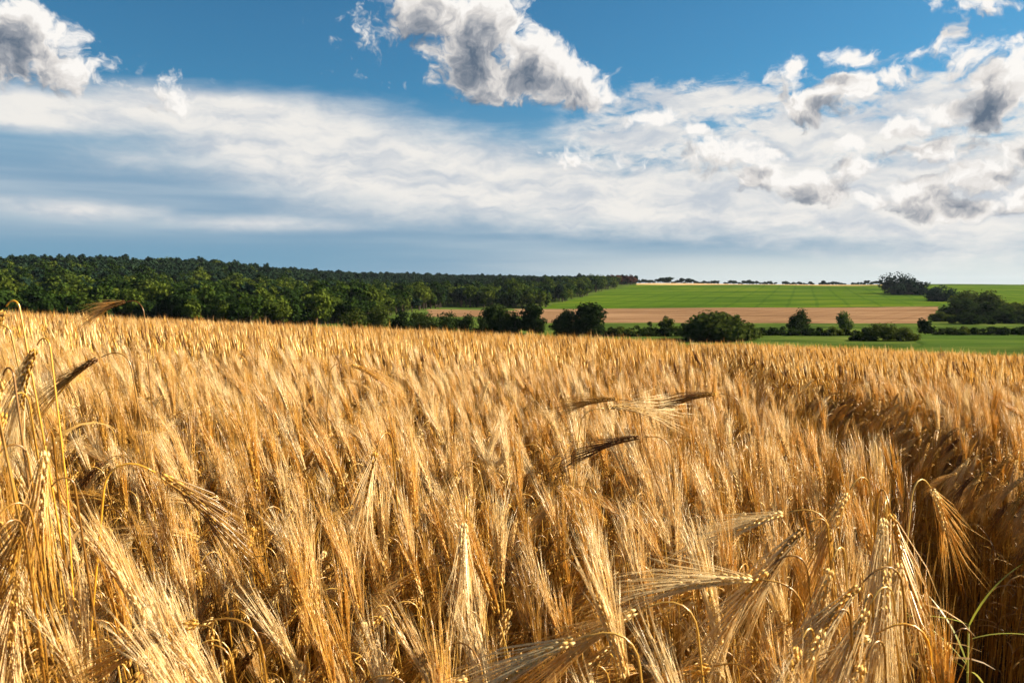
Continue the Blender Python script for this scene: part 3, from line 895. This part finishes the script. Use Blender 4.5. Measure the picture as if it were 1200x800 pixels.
tree('broad_bush', 'broad dark dome-shaped thicket just beyond the middle brow of the barley', **bush_from(842, 270, 368, 84, seed=31, lobes=30, faces=5200, base_f=0.03), cat='thicket')
tree('round_tree', 'dark bushy tree with a tall right shoulder left of the field centre gap', **bush_from(690, 290, 356, 36, seed=32, lobes=18, faces=3200, base_f=0.05))
tree('side_bush', 'lower dark bush joined to the left of the bushy tree with a tall shoulder', **bush_from(666, 292, 364, 30, seed=33, lobes=14, faces=2400, base_f=0.04), cat='bush')
tree('round_tree', 'upright dark round tree standing before the edge of the stubble field', **bush_from(626, 300, 357, 28, seed=34, lobes=14, faces=2600, base_f=0.06))
tree('field_bush', 'dark bush at the right end of the small tan field strip', **bush_from(582, 305, 357, 34, seed=35, lobes=14, faces=2400, base_f=0.04), cat='bush')
tree('low_bush', 'low bush between the two round trees before the stubble', **bush_from(604, 300, 366, 26, seed=36, lobes=10, faces=1600, base_f=0.04), cat='bush')
tree('slim_tree', 'small upright tree alone in the hedge line left of the dome-shaped thicket', **bush_from(780, 300, 371, 18, seed=37, lobes=9, faces=1400, base_f=0.15))
tree('slim_tree', 'very small bush close beside the small upright hedge tree', **bush_from(763, 300, 377, 13, seed=38, lobes=7, faces=900, base_f=0.08), cat='bush')
tree('lone_tree', 'dark round lone tree against the tan stubble right of the thicket', **bush_from(936, 330, 363, 27, seed=39, lobes=11, faces=2000, base_f=0.06))
tree('lone_tree', 'paler thin lone tree against the tan stubble right of the dark one', **bush_from(986, 330, 365, 22, seed=40, mat=M_LEAF_PALE, lobes=7, faces=900, base_f=0.1))
tree('hedge_tree', 'small dark tree at the right end of the low clipped-looking hedge', **bush_from(1085, 300, 374, 17, seed=41, lobes=9, faces=1500, base_f=0.1))
for k, (px, top, w, lab) in enumerate([
        (1012, 389, 28, 'low dark bush at the left end of the thick hedge beyond the barley'),
        (1036, 379, 32, 'tallest dark bush in the middle of the thick hedge beyond the barley'),
        (1060, 384, 30, 'dark sloping bush at the right end of the thick hedge beyond the barley')]):
    tree('hedge_bush', lab, **bush_from(px, 265, top, w, seed=50 + k, lobes=12, faces=2000, base_f=0.02), cat='bush', group='thick hedge beyond the barley')
for k, px in enumerate((712, 728, 745, 760, 776, 794, 812)):
    tree('hedge_shrub', 'low shrub in the dark hedge line beyond the middle of the barley', **bush_from(px, 292, 384 - (k % 3), 30, seed=60 + k, lobes=10, faces=900, base_f=0.02, leaf=0.30), cat='shrub', group='low hedge before the stubble')
for k, px in enumerate((884, 902, 920, 940, 958, 975, 996, 1012, 1026)):
    tree('hedge_shrub', 'low shrub in the hedge line running below the two lone stubble trees', **bush_from(px, 296, 385 - (k % 3), 30, seed=70 + k, lobes=10, faces=900, base_f=0.02, leaf=0.28), cat='shrub', group='low hedge below the lone trees')
for k, (px, d, top, w) in enumerate([(415, 330, 362, 30), (445, 320, 360, 34), (470, 300, 364, 24), (500, 310, 368, 30), (522, 305, 366, 34), (548, 308, 369, 28), (565, 300, 370, 20), (490, 330, 366, 20)]):
    tree('valley_bush', 'bushy green shrub in the strip between the barley brow and the small tan field', **bush_from(px, d, top, w, seed=90 + k, lobes=10, faces=1300, base_f=0.03), cat='shrub', group='shrubs before the small tan field')
# clumps on the right
tree('ridge_tree', 'tall dark tree on the ridge breaking the skyline on the right', **bush_from(1050, 980, 321, 34, seed=110, mat=M_LEAF_SHADED, lobes=16, faces=2600, base_f=0.04))
tree('ridge_bush', 'long dark thicket sloping down right of the tall ridge tree', **bush_from(1070, 930, 330, 46, seed=111, mat=M_LEAF_SHADED, lobes=18, faces=2400, base_f=0.02), cat='thicket')
tree('slope_bush', 'separate dark bush between the ridge tree and the right-hand grove', **bush_from(1108, 760, 336, 36, seed=112, mat=M_LEAF_SHADED, lobes=14, faces=2200, base_f=0.03), cat='bush')
for k, (px, d, top, w, lab) in enumerate([
        (1128, 470, 350, 46, 'dark tree at the left side of the right-hand grove'),
        (1146, 560, 341, 50, 'broad tree at the top of the right-hand grove'),
        (1160, 430, 354, 50, 'bushy tree in the middle front of the right-hand grove'),
        (1182, 490, 355, 40, 'dark tree on the right shoulder of the right-hand grove'),
        (1208, 440, 362, 44, 'tree cut by the right edge of the photo in the grove'),
        (1106, 420, 366, 30, 'small outlying bush at the left foot of the right-hand grove'),
        (1138, 395, 368, 44, 'low bush at the front left foot of the right-hand grove'),
        (1180, 400, 366, 50, 'low bush at the front right foot of the right-hand grove')]):
    tree('grove_tree', lab, **bush_from(px, d, top, w, seed=120 + k, lobes=15, faces=2600, base_f=0.05), group='trees of the right-hand grove')
for k, px in enumerate((1112, 1130, 1148, 1166, 1184, 1202)):
    tree('hedge_shrub', 'low dark shrub in the hedge at the foot of the right-hand grove', **bush_from(px, 296, 384 - k % 2, 32, seed=140 + k, lobes=10, faces=900, base_f=0.02, leaf=0.3), cat='shrub', group='hedge at the foot of the grove')

# libraries for the woods: trunk and crown in one mesh
def wood_tree(seed, h, w, mat, faces=620, leaf=0.75):
    r = random.Random(seed)
    cb, L = crown_builder(r, h, w, h * 0.18, 12, faces, leaf)
    tb = trunk_builder(r, h, w, h * 0.18, L[:4])
    j = MB(); j.join(tb, 0); j.join(cb, 1)
    return j.mesh('wood_tree_%d' % seed, [M_BARK, mat], False)
WOOD = [wood_tree(200 + i, 12 + (i * 37 % 5), 9 + (i * 13 % 4), M_LEAF) for i in range(8)]
WOOD_DARK = [wood_tree(220 + i, 13 + (i % 4), 8 + (i % 3), M_LEAF_SHADED, 420, 0.95) for i in range(6)]
WOOD_RUST = [wood_tree(240 + i, 11, 9, M_LEAF_RUST, 420, 0.9) for i in range(3)]
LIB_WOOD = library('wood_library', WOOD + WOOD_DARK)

def wood_points(test, x0, x1, y0, y1, gap, seed):
    r = np.random.default_rng(seed); out = []
    y = y0
    while y < y1:
        x = x0
        while x < x1:
            xx = x + r.uniform(-.5, .5) * gap; yy = y + r.uniform(-.5, .5) * gap
            x += gap
            if test(xx, yy): out.append((xx, yy))
        y += gap
    return np.array(out)

def in_hill_wood(x, y):
    px = 600 + F_PX * x / y
    if px < -120 or px > 520: return False
    edge = np.interp(px, [-120, 300, 420, 470, 520], [330, 340, 400, 520, 640])
    back = np.interp(px, [-120, 250, 330, 420, 520], [1180, 1180, 1100, 900, 760])
    return edge < y < back
def in_ridge_wood(x, y):
    px = 600 + F_PX * x / y
    if px < 240 or px > 745: return False
    front = np.interp(px, [240, 480, 560, 640, 700, 745], [1000, 1080, 1120, 1150, 1270, 1420])
    return front < y < 1800
def in_slope_wood(x, y):
    px = 600 + F_PX * x / y
    if px < 470 or px > 740: return False
    if px > 706 and y > 1240: return False
    front = np.interp(px, [470, 560, 640, 680, 740], [660, 640, 690, 880, 1330]) + 45 * math.sin(y / 23.0 + x / 31.0)
    back = np.interp(px, [470, 560, 640, 700, 740], [720, 820, 1000, 1250, 1390])
    return front < y < back

r2 = np.random.default_rng(77)
def scatter_wood(name, pts, dark_fn, label, size=1.0):
    P = [(x, y, hz(x, y)) for x, y in pts]
    n = len(P)
    rot = np.zeros((n, 3)); rot[:, 2] = r2.uniform(0, 6.28, n)
    s = r2.uniform(0.6, 1.25, n) * size
    idx = [(8 + r2.integers(0, 6)) if r2.random() < dark_fn(x, y) else r2.integers(0, 8) for x, y in pts]
    o = scatter(name, P, rot, np.stack([s, s, s * r2.uniform(0.85, 1.15, n)], 1), idx, LIB_WOOD)
    return tag(o, label, 'wood', kind='stuff')

hill = wood_points(in_hill_wood, -900, 0, 330, 1180, 8.0, 1)
# trees at the lower side of the hill wood whose single crowns show
pxs = 600 + F_PX * hill[:, 0] / hill[:, 1]
tops = np.array([ROW0 - F_PX * (hz(x, y) + 12 - CAM_Z) / y for x, y in hill])
crest = np.interp(pxs, [0, 600], [366, 383])
near_ok = np.where((pxs > -5) & (tops < crest - 6))[0]
near_ok = near_ok[np.argsort(hill[near_ok, 1])][:160]
sel = set(near_ok.tolist())
for i in near_ok:
    x, y = hill[i]
    m = WOOD[int(r2.integers(0, 8))]
    o = link(bpy.data.objects.new('woodland_tree', m)); o.location = (x, y, hz(x, y)); o.rotation_euler = (0, 0, r2.uniform(0, 6.28))
    q = r2.uniform(0.75, 1.15); o.scale = (q, q, q * r2.uniform(0.9, 1.15))
    tag(o, 'leafy green tree along the lower edge of the wood on the hill', 'tree', 'trees along the lower edge of the wood')
rest = np.array([p for i, p in enumerate(hill) if i not in sel])
scatter_wood('hill_wood', rest, lambda x, y: 0.10 if y < 620 else (0.35 if y < 800 else 0.9), 'dense green wood covering the long hill on the left')  # upper hill mostly takes the leaves darkened to stand for cloud shadow
scatter_wood('ridge_wood', wood_points(in_ridge_wood, -800, 320, 950, 1800, 8.5, 2), lambda x, y: 1.0, 'dark distant wood along the ridge left of the green field', 0.78)  # whole ridge in leaves with the cloud shadow coloured in
scatter_wood('slope_wood', wood_points(in_slope_wood, -160, 230, 600, 1390, 9.0, 3), lambda x, y: 0.3, 'lighter green wood on the slope between dark ridge wood and green field')
for k in range(9):
    yy = 1340 + (k % 3) * 14; px = 712 + k * 3.8
    o = link(bpy.data.objects.new('russet_tree', WOOD_RUST[k % 3])); xx = colx(px, yy)
    o.location = (xx, yy, hz(xx, yy)); o.rotation_euler = (0, 0, k); s = 1.25 + 0.2 * (k % 2); o.scale = (s, s, s)
    tag(o, 'reddish-brown tree at the end of the dark ridge wood beside the green field', 'tree', 'russet trees at the end of the ridge wood')
px = 748.0; k = 0
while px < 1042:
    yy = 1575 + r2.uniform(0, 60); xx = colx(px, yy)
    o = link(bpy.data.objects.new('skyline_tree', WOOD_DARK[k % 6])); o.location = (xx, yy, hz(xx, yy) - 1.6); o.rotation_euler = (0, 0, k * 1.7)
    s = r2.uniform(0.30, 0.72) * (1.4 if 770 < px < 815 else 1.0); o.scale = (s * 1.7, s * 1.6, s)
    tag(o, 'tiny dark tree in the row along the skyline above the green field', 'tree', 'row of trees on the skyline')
    px += r2.uniform(2.2, 4.2) if r2.random() > 0.06 else 9.0; k += 1

# ------------------------------------------------------------------ air
def haze():
    m, t, out = material('haze_air')
    v = t.new('ShaderNodeVolumePrincipled')
    v.inputs['Color'].default_value = (0.72, 0.84, 1.0, 1); v.inputs['Density'].default_value = 0.000016; v.inputs['Anisotropy'].default_value = 0.2
    t.l.new(v.outputs[0], out.inputs['Volume'])
    bm = bmesh.new(); bmesh.ops.create_cube(bm, size=1.0)
    me = bpy.data.meshes.new('haze'); bm.to_mesh(me); bm.free(); me.materials.append(m)
    o = link(bpy.data.objects.new('haze', me)); o.location = (0, 4000, 30); o.scale = (14000, 11000, 160)
    tag(o, kind='stuff')
haze()
